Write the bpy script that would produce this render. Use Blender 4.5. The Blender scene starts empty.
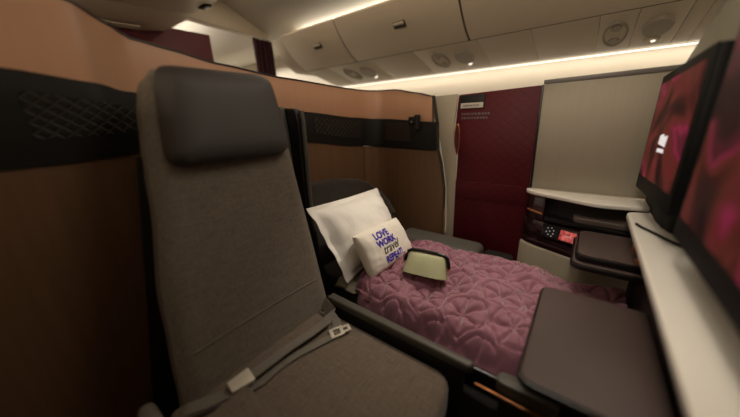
import bpy, bmesh, math, random
from mathutils import Vector, Matrix, noise
random.seed(7)
S = bpy.context.scene
COL = S.collection
PI = math.pi

# ------------------------------------------------------------------ materials
def mat(name, col, rough=.6, metal=0, bump=0, bscale=60, coat=0, spec=.5, var=0, vscale=6, sheen=0,
        pattern=None, pcol=None, psize=.03, pbump=.3, stretch=None):
    m = bpy.data.materials.new(name); m.use_nodes = True
    nt = m.node_tree; b = nt.nodes['Principled BSDF']
    b.inputs['Base Color'].default_value = (*col, 1)
    b.inputs['Roughness'].default_value = rough
    b.inputs['Metallic'].default_value = metal
    b.inputs['Specular IOR Level'].default_value = spec
    b.inputs['Coat Weight'].default_value = coat
    b.inputs['Sheen Weight'].default_value = sheen
    tc = nt.nodes.new('ShaderNodeTexCoord'); co = tc.outputs['Object']
    if stretch:
        mp = nt.nodes.new('ShaderNodeMapping'); mp.inputs['Scale'].default_value = stretch
        nt.links.new(co, mp.inputs[0]); co = mp.outputs[0]
    colsock = None; height = None
    if var:
        n = nt.nodes.new('ShaderNodeTexNoise'); n.inputs['Scale'].default_value = vscale; n.inputs['Detail'].default_value = 4
        nt.links.new(co, n.inputs['Vector'])
        mx = nt.nodes.new('ShaderNodeMix'); mx.data_type = 'RGBA'
        mx.inputs[6].default_value = (*[c*(1-var) for c in col], 1)
        mx.inputs[7].default_value = (*[min(1, c*(1+var)) for c in col], 1)
        nt.links.new(n.outputs['Fac'], mx.inputs[0]); colsock = mx.outputs[2]
    if bump:
        n = nt.nodes.new('ShaderNodeTexNoise'); n.inputs['Scale'].default_value = bscale; n.inputs['Detail'].default_value = 3
        nt.links.new(co, n.inputs['Vector'])
        height = n.outputs['Fac']
    if pattern:
        # two families of diagonal lines -> diamonds; axes given by pattern ('yz' or 'xz')
        sep = nt.nodes.new('ShaderNodeSeparateXYZ'); nt.links.new(tc.outputs['Object'], sep.inputs[0])
        def math_(op, a, b_=None):
            n = nt.nodes.new('ShaderNodeMath'); n.operation = op
            for i, v in enumerate((a, b_)):
                if v is None: continue
                if isinstance(v, (int, float)): n.inputs[i].default_value = v
                else: nt.links.new(v, n.inputs[i])
            return n.outputs[0]
        hx = sep.outputs['Y' if pattern[0] == 'y' else 'X']; hz = sep.outputs['Z']
        u = math_('MULTIPLY', math_('ADD', hx, math_('MULTIPLY', hz, 1.25)), 1/psize)
        v = math_('MULTIPLY', math_('SUBTRACT', hx, math_('MULTIPLY', hz, 1.25)), 1/psize)
        def tri(w): return math_('ABSOLUTE', math_('SUBTRACT', math_('FRACT', w), .5))
        d = math_('MAXIMUM', tri(u), tri(v))       # .5 on the lines
        line = math_('SMOOTH_MIN', math_('MULTIPLY', math_('MAXIMUM', math_('SUBTRACT', d, .32), 0), 6), 1)
        if pcol:
            mx = nt.nodes.new('ShaderNodeMix'); mx.data_type = 'RGBA'
            mx.inputs[6].default_value = (*col, 1); mx.inputs[7].default_value = (*pcol, 1)
            if colsock: nt.links.new(colsock, mx.inputs[6])
            nt.links.new(line, mx.inputs[0]); colsock = mx.outputs[2]
        hh = math_('MULTIPLY', line, -1)
        bp = nt.nodes.new('ShaderNodeBump'); bp.inputs['Strength'].default_value = pbump; bp.inputs['Distance'].default_value = .004
        nt.links.new(hh, bp.inputs['Height']); nt.links.new(bp.outputs[0], b.inputs['Normal'])
    elif height:
        bp = nt.nodes.new('ShaderNodeBump'); bp.inputs['Strength'].default_value = bump; bp.inputs['Distance'].default_value = .002
        nt.links.new(height, bp.inputs['Height']); nt.links.new(bp.outputs[0], b.inputs['Normal'])
    if colsock: nt.links.new(colsock, b.inputs['Base Color'])
    return m

def emat(name, col, s):
    m = bpy.data.materials.new(name); m.use_nodes = True; b = m.node_tree.nodes['Principled BSDF']
    b.inputs['Base Color'].default_value = (*[c*.15 for c in col], 1)
    b.inputs['Emission Color'].default_value = (*col, 1); b.inputs['Emission Strength'].default_value = s
    return m

def weave(name, col, scale=260, strength=.5, rough=.9, var=.38, mul=1.0):
    """woven cloth: crossed fine waves in colour and bump"""
    m = bpy.data.materials.new(name); m.use_nodes = True
    nt = m.node_tree; b = nt.nodes['Principled BSDF']; b.inputs['Roughness'].default_value = rough
    b.inputs['Specular IOR Level'].default_value = .2; b.inputs['Sheen Weight'].default_value = .15
    tc = nt.nodes.new('ShaderNodeTexCoord')
    outs = []
    for st in ((1, .08, 1), (1, 1, .08), (.1, 1, 1)):
        mp = nt.nodes.new('ShaderNodeMapping'); mp.inputs['Scale'].default_value = st
        nt.links.new(tc.outputs['Object'], mp.inputs[0])
        n = nt.nodes.new('ShaderNodeTexNoise'); n.inputs['Scale'].default_value = scale; n.inputs['Detail'].default_value = 2
        nt.links.new(mp.outputs[0], n.inputs['Vector']); outs.append(n.outputs['Fac'])
    a = nt.nodes.new('ShaderNodeMath'); a.operation = 'ADD'; nt.links.new(outs[0], a.inputs[0]); nt.links.new(outs[1], a.inputs[1])
    c = nt.nodes.new('ShaderNodeMath'); c.operation = 'MULTIPLY_ADD'; nt.links.new(outs[2], c.inputs[0]); c.inputs[1].default_value = 1; nt.links.new(a.outputs[0], c.inputs[2])
    r = nt.nodes.new('ShaderNodeMapRange'); r.inputs[1].default_value = .9; r.inputs[2].default_value = 2.1
    nt.links.new(c.outputs[0], r.inputs[0])
    mx = nt.nodes.new('ShaderNodeMix'); mx.data_type = 'RGBA'
    mx.inputs[6].default_value = (*[x*(1-var) for x in col], 1); mx.inputs[7].default_value = (*[x*(1+var) for x in col], 1)
    nt.links.new(r.outputs[0], mx.inputs[0]); nt.links.new(mx.outputs[2], b.inputs['Base Color'])
    bp = nt.nodes.new('ShaderNodeBump'); bp.inputs['Strength'].default_value = strength; bp.inputs['Distance'].default_value = .001
    nt.links.new(r.outputs[0], bp.inputs['Height']); nt.links.new(bp.outputs[0], b.inputs['Normal'])
    return m

def screen_mat(name, off, sy, sz, strength):
    """dim red abstract picture on a display"""
    m = bpy.data.materials.new(name); m.use_nodes = True
    nt = m.node_tree; b = nt.nodes['Principled BSDF']
    b.inputs['Base Color'].default_value = (.01, .006, .007, 1); b.inputs['Roughness'].default_value = .5; b.inputs['Specular IOR Level'].default_value = .08
    tc = nt.nodes.new('ShaderNodeTexCoord')
    mp = nt.nodes.new('ShaderNodeMapping'); mp.inputs['Location'].default_value = off; mp.inputs['Scale'].default_value = (0, sy, sz)
    nt.links.new(tc.outputs['Object'], mp.inputs[0])
    n = nt.nodes.new('ShaderNodeTexNoise'); n.inputs['Scale'].default_value = 1; n.inputs['Detail'].default_value = 2.5
    n.inputs['Distortion'].default_value = .9
    nt.links.new(mp.outputs[0], n.inputs['Vector'])
    r = nt.nodes.new('ShaderNodeValToRGB'); cr = r.color_ramp
    cr.elements[0].position = .33; cr.elements[0].color = (.02, .004, .005, 1)
    cr.elements[1].position = .43; cr.elements[1].color = (.07, .010, .010, 1)
    for p, c in ((.49, (.17, .028, .018, 1)), (.545, (.22, .022, .03, 1)), (.57, (.42, .03, .09, 1)), (.60, (.16, .016, .03, 1)), (.68, (.03, .006, .008, 1))):
        e = cr.elements.new(p); e.color = c
    nt.links.new(n.outputs['Fac'], r.inputs[0])
    nt.links.new(r.outputs[0], b.inputs['Emission Color']); b.inputs['Emission Strength'].default_value = strength
    return m

M = dict(
    orange=mat('copper_laminate', (.60, .335, .205), .42, var=.07, vscale=2.5, stretch=(8, 8, .6), bump=.15, bscale=8),
    brown=mat('brown_laminate', (.18, .097, .049), .5, var=.2, vscale=3, stretch=(14, 14, .6), bump=.15, bscale=40),
    band=mat('charcoal_band', (.014, .013, .012), .5, spec=.3),
    quiltY=mat('quilted_charcoal', (.012, .011, .010), .5, spec=.3, pattern='yz', pcol=(.045, .034, .026), psize=.034, pbump=.6),
    quiltX=mat('quilted_charcoal_side', (.012, .010, .009), .5, spec=.3, pattern='xz', pcol=(.07, .034, .02), psize=.022, pbump=.5),
    edge=mat('dark_edge', (.03, .025, .022), .5),
    door=mat('burgundy_panel', (.095, .005, .011), .5, spec=.3, pattern='xz', pcol=(.080, .0042, .0095), psize=.055, pbump=.10),
    beige=mat('beige_panel', (.46, .41, .31), .5, var=.04, vscale=4),
    olive=mat('olive_panel', (.22, .20, .145), .55),
    grain=mat('pale_grained_panel', (.42, .38, .29), .55, var=.06, vscale=3, stretch=(30, 30, .8), bump=.1, bscale=20),
    white=mat('warm_white_surface', (.88, .85, .77), .35, var=.04, vscale=8, coat=.1),
    rail=mat('grey_rail', (.16, .15, .135), .4),
    black=mat('gloss_black', (.008, .007, .007), .3, spec=.4),
    matte=mat('matte_black_frame', (.006, .006, .006), .6, spec=.15),
    dark=mat('dark_void', (.012, .01, .009), .7),
    brownblack=mat('gloss_oxblood', (.025, .006, .008), .25, coat=.5),
    copper=mat('copper_trim', (.75, .32, .14), .3, metal=.9),
    fabric=weave('seat_tweed', (.155, .130, .102)),
    fabric2=weave('seat_cushion_tweed', (.138, .108, .084)),
    fabdark=weave('shell_tweed', (.05, .042, .035)),
    leather=mat('grey_leather', (.050, .046, .043), .62, bump=.35, bscale=260, var=.1),
    leatherrim=mat('grey_leather_rim', (.10, .088, .075), .6, bump=.2, bscale=200),
    plum=mat('plum_leather', (.078, .053, .048), .5, bump=.4, bscale=300, var=.12),
    plum2=mat('taupe_leather', (.11, .08, .066), .5, bump=.4, bscale=300, var=.1),
    greyplastic=mat('grey_plastic', (.075, .07, .058), .5, bump=.1, bscale=200),
    greyplastic2=mat('pale_grey_plastic', (.20, .185, .16), .5),
    strap=weave('belt_webbing', (.16, .145, .12), scale=700),
    metal=mat('brushed_metal', (.62, .58, .5), .32, metal=.9, bump=.1, bscale=200),
    palemetal=mat('pale_metal', (.66, .62, .52), .45, metal=.25, bump=.1, bscale=200),
    cotton=mat('white_cotton', (.84, .82, .77), .9, bump=.35, bscale=90, sheen=.2, var=.03),
    sheet=mat('quilted_sheet', (.62, .58, .48), .9, bump=.5, bscale=50),
    ivory=mat('ivory_canvas', (.80, .755, .67), .85, bump=.3, bscale=300),
    blue=mat('violet_ink', (.055, .02, .40), .7),
    ink=mat('black_ink', (.03, .03, .02), .7),
    pink=mat('rose_blanket', (.27, .105, .150), .7, sheen=.5, bump=.4, bscale=120, var=.12, vscale=14),
    hem=mat('plum_blanket_hem', (.17, .045, .085), .8, sheen=.3, bump=.3, bscale=120),
    sage=mat('sage_pouch', (.52, .53, .32), .5, bump=.2, bscale=120, var=.07, vscale=25),
    bin=mat('bin_cream', (.55, .47, .36), .5, var=.03),
    seam=mat('seam_shadow_gap', (.06, .048, .036), .8),
    psu=mat('service_panel_cream', (.52, .45, .34), .5),
    psu2=mat('vent_grey', (.30, .26, .2), .5),
    wallm=mat('sidewall_cream', (.75, .69, .57), .6, var=.03),
    ceil=mat('ceiling_cream', (.70, .66, .57), .6),
    curtain=mat('burgundy_curtain', (.06, .012, .018), .85, sheen=.3, bump=.3, bscale=60),
    bulk=mat('burgundy_bulkhead', (.085, .008, .014), .6),
    carpet=mat('dark_carpet', (.03, .022, .02), .95, bump=.8, bscale=300),
    strip=emat('cove_light', (1, .88, .72), 1.7),
    lens=emat('reading_lamp_lens', (1, .9, .75), 1.2),
    redscreen=emat('red_handset_display', (.9, .05, .05), .15),
    icon=emat('handset_icons', (.8, .8, .85), .4),
    mark=emat('screen_mark', (.9, .82, .8), .8),
    label=mat('placard_white', (.65, .6, .52), .6),
    labelink=mat('placard_grey_ink', (.2, .17, .16), .6),
)

# ------------------------------------------------------------------ helpers
ORG = {}
def thing(name, label, cat, loc, group=None):
    o = bpy.data.objects.new(name, None); COL.objects.link(o); o.location = loc; o.empty_display_size = .05
    o['label'] = label; o['category'] = cat
    if group: o['group'] = group
    ORG[o.name] = Vector(loc); return o
def tag(o, label, cat, group=None):
    o['label'] = label; o['category'] = cat
    if group: o['group'] = group
    return o
def struct(o): o['kind'] = 'structure'; return o

def link(name, bm, m, parent=None, smooth=True, recalc=True):
    if recalc: bmesh.ops.recalc_face_normals(bm, faces=bm.faces)
    org = ORG[parent.name] if parent else None
    if org is None:
        xs = [v.co for v in bm.verts]
        lo = Vector([min(c[i] for c in xs) for i in range(3)]); hi = Vector([max(c[i] for c in xs) for i in range(3)])
        org = Vector(((lo.x+hi.x)/2, (lo.y+hi.y)/2, lo.z))
    bmesh.ops.translate(bm, verts=bm.verts, vec=-org)
    me = bpy.data.meshes.new(name); bm.to_mesh(me); bm.free()
    ms = m if isinstance(m, (list, tuple)) else [m]
    for q in ms: me.materials.append(q)
    if smooth:
        for p in me.polygons: p.use_smooth = True
        try: me.set_sharp_from_angle(angle=math.radians(38))
        except Exception: pass
    o = bpy.data.objects.new(name, me); COL.objects.link(o)
    ORG[o.name] = org
    if parent: o.parent = parent
    else: o.location = org
    return o

def B(): return bmesh.new()
def box(bm, x0, x1, y0, y1, z0, z1, r=0, seg=2):
    t = bmesh.new()
    g = bmesh.ops.create_cube(t, size=1)
    for v in t.verts:
        v.co = Vector((x0+(v.co.x+.5)*(x1-x0), y0+(v.co.y+.5)*(y1-y0), z0+(v.co.z+.5)*(z1-z0)))
    if r: bmesh.ops.bevel(t, geom=list(t.edges), offset=r, segments=seg, profile=.5, affect='EDGES')
    merge(bm, t); return bm
def merge(bm, t, mtx=None):
    if mtx: bmesh.ops.transform(t, matrix=mtx, verts=t.verts)
    me = bpy.data.meshes.new('tmp'); t.to_mesh(me); t.free(); bm.from_mesh(me); bpy.data.meshes.remove(me)
def prism(bm, pts, axis, a, b, r=0, seg=2):
    """2D outline extruded along axis from a to b. pts in the two other axes (x->yz, y->xz, z->xy)"""
    t = bmesh.new()
    def P(p, h):
        return {'x': (h, p[0], p[1]), 'y': (p[0], h, p[1]), 'z': (p[0], p[1], h)}[axis]
    lo = [t.verts.new(P(p, a)) for p in pts]; hi = [t.verts.new(P(p, b)) for p in pts]
    f1 = t.faces.new(lo); f2 = t.faces.new(hi[::-1])
    n = len(pts)
    for i in range(n): t.faces.new((lo[i], lo[(i+1) % n], hi[(i+1) % n], hi[i]))
    bmesh.ops.recalc_face_normals(t, faces=t.faces)
    if r:
        es = list(set(list(f1.edges)+list(f2.edges)))
        bmesh.ops.bevel(t, geom=es, offset=r, segments=seg, profile=.5, affect='EDGES', clamp_overlap=True)
    merge(bm, t); return bm
def rpoly(pts, r, n=5):
    """round the corners of a polygon; r a number or a list"""
    out = []; N = len(pts)
    for i, p in enumerate(pts):
        rr = r[i] if isinstance(r, (list, tuple)) else r
        p = Vector(p); a = Vector(pts[i-1]); b = Vector(pts[(i+1) % N])
        if rr <= 0: out.append(tuple(p)); continue
        da = (a-p); db = (b-p); L = min(rr, da.length*.48, db.length*.48)
        q0 = p+da.normalized()*L; q1 = p+db.normalized()*L
        for k in range(n+1):
            t = k/n; out.append(tuple((1-t)**2*q0+2*t*(1-t)*p+t*t*q1))
    return out
def tube(bm, pts, rad, n=10):
    pts = [Vector(p) for p in pts]; rings = []
    t = bmesh.new()
    for i, p in enumerate(pts):
        d = (pts[min(i+1, len(pts)-1)]-pts[max(i-1, 0)]).normalized()
        up = Vector((0, 0, 1)) if abs(d.z) < .9 else Vector((1, 0, 0))
        a = d.cross(up).normalized(); b = d.cross(a)
        rr = rad[i] if isinstance(rad, (list, tuple)) else rad
        rings.append([t.verts.new(p+rr*(a*math.cos(2*PI*k/n)+b*math.sin(2*PI*k/n))) for k in range(n)])
    for i in range(len(rings)-1):
        for k in range(n): t.faces.new((rings[i][k], rings[i][(k+1) % n], rings[i+1][(k+1) % n], rings[i+1][k]))
    t.faces.new(rings[0][::-1]); t.faces.new(rings[-1])
    merge(bm, t); return bm
def ribbon(bm, pts, w, th, side=None):
    """flat strap along pts; w along 'side' vector, th along its normal"""
    pts = [Vector(p) for p in pts]; t = bmesh.new(); R = []
    for i, p in enumerate(pts):
        d = (pts[min(i+1, len(pts)-1)]-pts[max(i-1, 0)]).normalized()
        s = side[i] if isinstance(side, list) else side
        s = (Vector(s)-Vector(s).dot(d)*d).normalized(); nn = d.cross(s)
        R.append([t.verts.new(p+s*a*w/2+nn*b*th/2) for a, b in ((-1, -1), (1, -1), (1, 1), (-1, 1))])
    for i in range(len(R)-1):
        for k in range(4): t.faces.new((R[i][k], R[i][(k+1) % 4], R[i+1][(k+1) % 4], R[i+1][k]))
    t.faces.new(R[0][::-1]); t.faces.new(R[-1]); merge(bm, t); return bm
def lerp_tab(tab, s):
    if s <= tab[0][0]: return tab[0][1]
    for (a, va), (b, vb) in zip(tab, tab[1:]):
        if s <= b:
            t = (s-a)/(b-a); t = t*t*(3-2*t)*.5+t*.5
            return va+(vb-va)*t
    return tab[-1][1]
def wallstrip(bm, path, ztab0, ztab1, th, s0=None, s1=None, off=0, bulge=0, rows=1):
    """upright sheet following plan path [(x,y)..] (arc length s); thickness to the right-hand side of travel"""
    P = [Vector((p[0], p[1], 0)) for p in path]; S_ = [0]
    for a, b in zip(P, P[1:]): S_.append(S_[-1]+(b-a).length)
    sel = []
    s0 = 0 if s0 is None else s0; s1 = S_[-1] if s1 is None else s1
    N = max(2, int((s1-s0)/.02))
    t = bmesh.new(); rings = []
    def at(s):
        for i in range(len(S_)-1):
            if s <= S_[i+1]+1e-9:
                k = (s-S_[i])/max(1e-9, S_[i+1]-S_[i]); return P[i].lerp(P[i+1], k)
        return P[-1]
    for j in range(N+1):
        s = s0+(s1-s0)*j/N
        p = at(s); d = (at(min(s+.01, S_[-1]))-at(max(s-.01, 0))).normalized(); nn = Vector((d.y, -d.x, 0))
        p = p+nn*off; z0 = ztab0(s); z1 = ztab1(s)
        ring = []
        for k in range(rows+1):
            w = k/rows; ring.append(t.verts.new((p.x+nn.x*bulge*4*w*(1-w), p.y+nn.y*bulge*4*w*(1-w), z0+(z1-z0)*w)))
        q = p-nn*th
        ring.append(t.verts.new((q.x, q.y, z1))); ring.append(t.verts.new((q.x, q.y, z0)))
        rings.append(ring)
    n = len(rings[0])
    for a, b in zip(rings, rings[1:]):
        for k in range(n): t.faces.new((a[k], a[(k+1) % n], b[(k+1) % n], b[k]))
    t.faces.new(rings[0]); t.faces.new(rings[-1][::-1])
    merge(bm, t); return bm
def sheet(bm, f, nu, nv, th=None):
    """grid surface f(u,v); closed with a thickness along z if th"""
    t = bmesh.new()
    G = [[t.verts.new(f(i/nu, j/nv)) for j in range(nv+1)] for i in range(nu+1)]
    for i in range(nu):
        for j in range(nv): t.faces.new((G[i][j], G[i+1][j], G[i+1][j+1], G[i][j+1]))
    if th: bmesh.ops.solidify(t, geom=list(t.faces), thickness=th)
    merge(bm, t); return bm
def textmesh(body, size, extr=.0004, shear=0, offset=0, align='CENTER'):
    cu = bpy.data.curves.new('t', 'FONT'); cu.body = body; cu.size = size; cu.extrude = extr; cu.shear = shear; cu.offset = offset
    cu.align_x = align; cu.resolution_u = 3
    o = bpy.data.objects.new('t', cu); COL.objects.link(o)
    bpy.context.view_layer.update()
    me = bpy.data.meshes.new_from_object(o.evaluated_get(bpy.context.evaluated_depsgraph_get()))
    t = bmesh.new(); t.from_mesh(me)
    bpy.data.objects.remove(o); bpy.data.curves.remove(cu); bpy.data.meshes.remove(me)
    return t

# ------------------------------------------------------------------ THE CABIN SHELL
struct(link('floor', box(B(), -6, 2.2, -2.6, 2.62, -.05, 0), M['carpet'], smooth=False))
# sidewall beyond the far aisle, gently curved
def side_profile(y0, ztop):
    pts = [(2.58, 0), (2.62, .5), (2.60, .9), (2.54, 1.2), (2.47, ztop), (2.505, ztop+.012), (2.51, 1.93)]
    return pts+[(y0, 1.93), (y0, 0)]
b = B(); prism(b, side_profile(2.72, 1.478), 'x', -6, 2.2); struct(link('wall_far', b, M['wallm']))
b = B(); box(b, -6, 2.2, -2.7, -2.6, 0, 2.4); struct(link('wall_near', b, M['wallm'], smooth=False))
b = B(); box(b, 2.2, 2.3, -2.7, 2.72, 0, 2.4); struct(link('wall_forward', b, M['ceil'], smooth=False))
b = B(); box(b, -6.1, -6, -2.7, 2.72, 0, 2.4); struct(link('wall_aft', b, M['ceil'], smooth=False))
# ceiling: flat centre and a panel sloping down behind the bin tops
b = B(); prism(b, [(-2.7, 2.26), (1.15, 2.26), (1.38, 2.20), (1.60, 2.10), (1.97, 1.95), (2.12, 1.93), (2.72, 1.93), (2.72, 2.4), (-2.7, 2.4)], 'x', -6, 2.2)
struct(link('ceiling', b, M['ceil']))
# burgundy bulkhead and header of the cabin divider
b = B(); box(b, -2.76, -2.70, -.9, 1.345, 0, 1.868, .004); struct(link('wall_divider', b, M['bulk']))
b = B(); prism(b, [(1.08, 1.972), (1.90, 1.925), (1.93, 1.955), (1.60, 2.095), (1.38, 2.19), (1.15, 2.25), (1.08, 2.25)], 'x', -2.78, -2.68, .004)
struct(link('trim_1', b, M['bin']))

# light coves
b = B(); box(b, -2.66, 2.2, 2.425, 2.462, 1.474, 1.479); struct(link('trim_2', b, M['strip'], smooth=False))
b = B(); box(b, -2.30, 2.2, 1.95, 2.00, 1.862, 1.866); struct(link('trim_3', b, M['strip'], smooth=False))

# overhead bins along the far side
xb = [-5.2, -4.3, -3.4, -2.27, -1.63, -.70, .24, 1.18, 2.15]
prof = [(2.0, 1.60), (1.93, 1.635), (1.85, 1.70), (1.78, 1.775), (1.735, 1.845), (1.745, 1.858), (2.5, 1.858), (2.5, 1.60)]
names = {3: 'cream overhead bin nearest the dark curtain', 4: 'cream overhead bin between the curtain-end bin and the long bin above the burgundy door',
         5: 'long cream overhead bin above the burgundy door and pale aisle panel', 6: 'cream overhead bin above the monitors, at the top right corner',}
for i in range(len(xb)-1):
    if i < 3 or i > 6: continue
    r = thing('overhead_bin', names[i], 'overhead bin', ((xb[i]+xb[i+1])/2, 2.0, 1.60), 'overhead bins along the far cabin side')
    b = B(); prism(b, [(y+.012 if y < 2.2 else y, z+.004 if z < 1.8 else z) for y, z in prof], 'x', xb[i]+.001, xb[i+1]-.001); link('body', b, M['seam'], r)
    b = B(); prism(b, [(y, z) for y, z in prof[:6]]+[(1.80, 1.85), (1.99, 1.625)], 'x', xb[i]+.006, xb[i+1]-.006, .003)
    lid = link('door', b, M['bin'], r)
    xm = (xb[i]+xb[i+1])/2+.06
    b = B(); t = bmesh.new(); box(t, -.045, .045, -.006, .004, -.022, .022, .004)
    merge(b, t, Matrix.Translation((xm, 1.812, 1.728)) @ Matrix.Rotation(math.radians(43), 4, 'X')); lt = link('latch', b, M['seam'], lid)
    b = B(); t = bmesh.new(); box(t, -.038, .038, -.011, -.004, .002, .018, .002)
    merge(b, t, Matrix.Translation((xm, 1.812, 1.728)) @ Matrix.Rotation(math.radians(43), 4, 'X')); o = link('finger_slot', b, M['psu'], lid)
# rounded cap at the curtain end of the bin row
b = B(); prism(b, [(2.02, 1.60), (1.93, 1.65), (1.86, 1.71), (1.80, 1.79), (1.77, 1.85), (1.80, 1.86), (2.2, 1.928), (2.5, 1.928), (2.5, 1.6)], 'x', -2.45, -2.274, .01)
tag(link('bin_end_cap', b, M['bin']), 'cream rounded end cap closing the bin row beside the curtain', 'bin end cap')

# service panels under the bins
def psuz(y): return 1.598+(1.484-1.598)*(y-2.005)/(2.44-2.005)
sl = math.atan2(1.484-1.598, 2.44-2.005)
px = [(-2.26, -2.0, 'a'), (-1.99, -1.52, 'v'), (-1.51, -1.12, 'a'), (-1.11, -.66, 'v'), (-.65, -.36, 'a'), (-.35, -.05, 'a'), (-.04, .10, 'o'), (.11, .28, 'l'), (.29, .345, 'a'), (.355, .8, 'a'), (.81, 1.3, 'a')]
plab = ['plain cream under-bin panel nearest the curtain', 'under-bin service panel with vents nearest the curtain', 'plain cream under-bin panel left of the vents above the beige post',
        'under-bin service panel with vent and lamp above the beige post', 'plain cream under-bin panel above the burgundy door', 'plain cream under-bin panel left of the oval speaker panel',
        'cream under-bin panel holding an oval speaker recess', 'cream under-bin panel holding a round reading lamp with lit dot', 'narrow cream under-bin strip right of the reading lamp panel',
        'wide cream under-bin panel right of the narrow strip', 'cream under-bin panel outside right, above the monitors']
def on_psu(x, y, d=0): return Vector((x, y, psuz(y)-d))
for (a, c, k), lb in zip(px[:10], plab):
    r = thing('service_panel', lb, 'ceiling panel', ((a+c)/2, 2.2, psuz(2.2)), 'panels under the far overhead bins')
    b = B(); prism(b, [(2.008, psuz(2.008)), (2.44, psuz(2.44)), (2.44, psuz(2.44)+.02), (2.008, 1.5985)], 'x', a-.004, c+.004, .001); link('panel', b, M['psu'], r)
    def oval(cx, cy, rx, ry, m, nm, h=.006, hole=0, par=None):
        b = B(); t = bmesh.new(); n = 28
        pts = [(rx*math.cos(2*PI*i/n)*(1-.08*math.sin(2*PI*i/n)**2), ry*math.sin(2*PI*i/n)) for i in range(n)]
        if hole:
            o = [t.verts.new((p[0], p[1], 0)) for p in pts]; o2 = [t.verts.new((p[0]*hole, p[1]*hole, 0)) for p in pts]
            o3 = [t.verts.new((p[0]*.98, p[1]*.98, -h)) for p in pts]; o4 = [t.verts.new((p[0]*(hole+.03), p[1]*(hole+.03), -h)) for p in pts]
            for i in range(n):
                j = (i+1) % n
                t.faces.new((o[i], o[j], o3[j], o3[i])); t.faces.new((o3[i], o3[j], o4[j], o4[i])); t.faces.new((o4[i], o4[j], o2[j], o2[i]))
        else:
            o = [t.verts.new((p[0], p[1], 0)) for p in pts]; o3 = [t.verts.new((p[0]*.92, p[1]*.92, -h)) for p in pts]
            t.faces.new(o3)
            for i in range(n): j = (i+1) % n; t.faces.new((o[i], o[j], o3[j], o3[i]))
        merge(b, t, Matrix.Translation(on_psu(cx, cy)) @ Matrix.Rotation(sl, 4, 'X')); return link(nm, b, m, par or r)
    m_ = (a+c)/2
    if k == 'v':
        q = oval(m_-.09, 2.2, .06, .13, M['psu2'], 'vent_rim', .008, .8); oval(m_-.09, 2.14, .022, .03, M['psu2'], 'vent_nozzle', .012); oval(m_-.09, 2.26, .022, .03, M['psu2'], 'vent_nozzle', .012)
        oval(m_+.09, 2.2, .07, .10, M['psu2'], 'lamp_housing', .014); oval(m_+.10, 2.30, .013, .016, M['lens'], 'lamp_lens', .016)
    if k == 'o':
        oval(m_, 2.22, .055, .14, M['psu2'], 'speaker_rim', .008, .84); oval(m_, 2.15, .025, .035, M['psu2'], 'speaker_button', .007); oval(m_, 2.29, .025, .035, M['psu2'], 'speaker_button', .007)
    if k == 'l':
        oval(m_, 2.20, .06, .10, M['psu2'], 'lamp_housing', .014); oval(m_, 2.33, .035, .03, M['psu'], 'lamp_shell', .018); oval(m_+.005, 2.32, .011, .012, M['lens'], 'lamp_lens', .0215)

# centre bins above the suite
cb = [(-.35, 1.86), (.1, 1.81), (.55, 1.795), (.85, 1.808), (1.0, 1.832), (1.06, 1.87), (1.075, 1.95), (1.06, 2.259), (-.35, 2.259)]
xc = [-2.69, -2.16, -1.30, -.40]
cl = ['dark cream centre overhead bin against the burgundy bulkhead', 'centre overhead bin above the orange partition with a black latch', 'centre overhead bin above the seats, at the top left corner']
for i in range(3):
    r = thing('overhead_bin', cl[i], 'overhead bin', ((xc[i]+xc[i+1])/2, .5, 1.795), 'centre overhead bins')
    b = B(); prism(b, cb, 'x', xc[i]+.003, xc[i+1]-.003, .004); link('body', b, M['bin'], r)
    if i == 1:
        b = B(); box(b, -2.02, -1.93, .965, 1.01, 1.819, 1.838, .006); link('latch', b, M['black'], r)
    if i == 0:
        b = B(); prism(b, [(-.3, 1.835), (.1, 1.795), (.5, 1.780), (.80, 1.786), (.80, 1.797), (.5, 1.79), (.1, 1.806), (-.3, 1.85)], 'x', -2.60, -2.52, .003); link('rail', b, M['psu'], r)

# curtain hanging at the divider
def cur(u, v):
    y = 1.77+.21*u - .03*(1-v); z = 1.915-1.88*v
    return Vector((-2.69+.022*math.sin(u*26+v*2)+.01*math.sin(u*11), y-.05*math.sin(v*1.2)*(1-u)*.3+.07*v*u*.0, z))
b = B(); sheet(b, cur, 60, 16, .004)
tag(link('curtain', b, M['curtain']), 'dark burgundy curtain gathered at the end of the far bin row', 'curtain')

# ------------------------------------------------------------------ REAR / AISLE PARTITION
rad = .10
path = [(-1.055, -1.0), (-1.055, .20)]
path += [(-1.055-.045*(k/6)**1.0, .20+.10*k/6) for k in range(1, 7)]
path += [(-1.10, 1.37)]
for k in range(1, 9):
    a = PI/2*k/8; path.append((-1.10+rad*(1-math.cos(a)), 1.37+rad*math.sin(a)))
path.append((-.60, 1.47))
L = [0]
for a, c in zip(path, path[1:]): L.append(L[-1]+math.hypot(c[0]-a[0], c[1]-a[1]))
def s_of_y(y): return y+1.0+(.0 if y < .2 else .0097)
sc = s_of_y(1.37)+PI/2*rad; s_end = sc+.40   # corner end; path end x=-.60
def s_of_x(x): return sc+(x+1.0)
top = [(0, 1.50), (s_of_y(.05), 1.475), (s_of_y(.19), 1.452), (s_of_y(.26), 1.422), (s_of_y(.32), 1.396), (s_of_y(.415), 1.382), (s_of_y(.55), 1.358), (s_of_y(.82), 1.333), (s_of_y(1.28), 1.312), (s_of_x(-.93), 1.304), (s_of_x(-.80), 1.278), (s_of_x(-.69), 1.252)]
bt = [(0, 1.292), (s_of_y(.05), 1.284), (s_of_y(.2), 1.262), (s_of_y(.25), 1.248), (s_of_y(.4), 1.240), (s_of_y(.92), 1.190), (s_of_y(1.3), 1.156), (sc, 1.142), (s_of_x(-.68), 1.118)]
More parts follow.
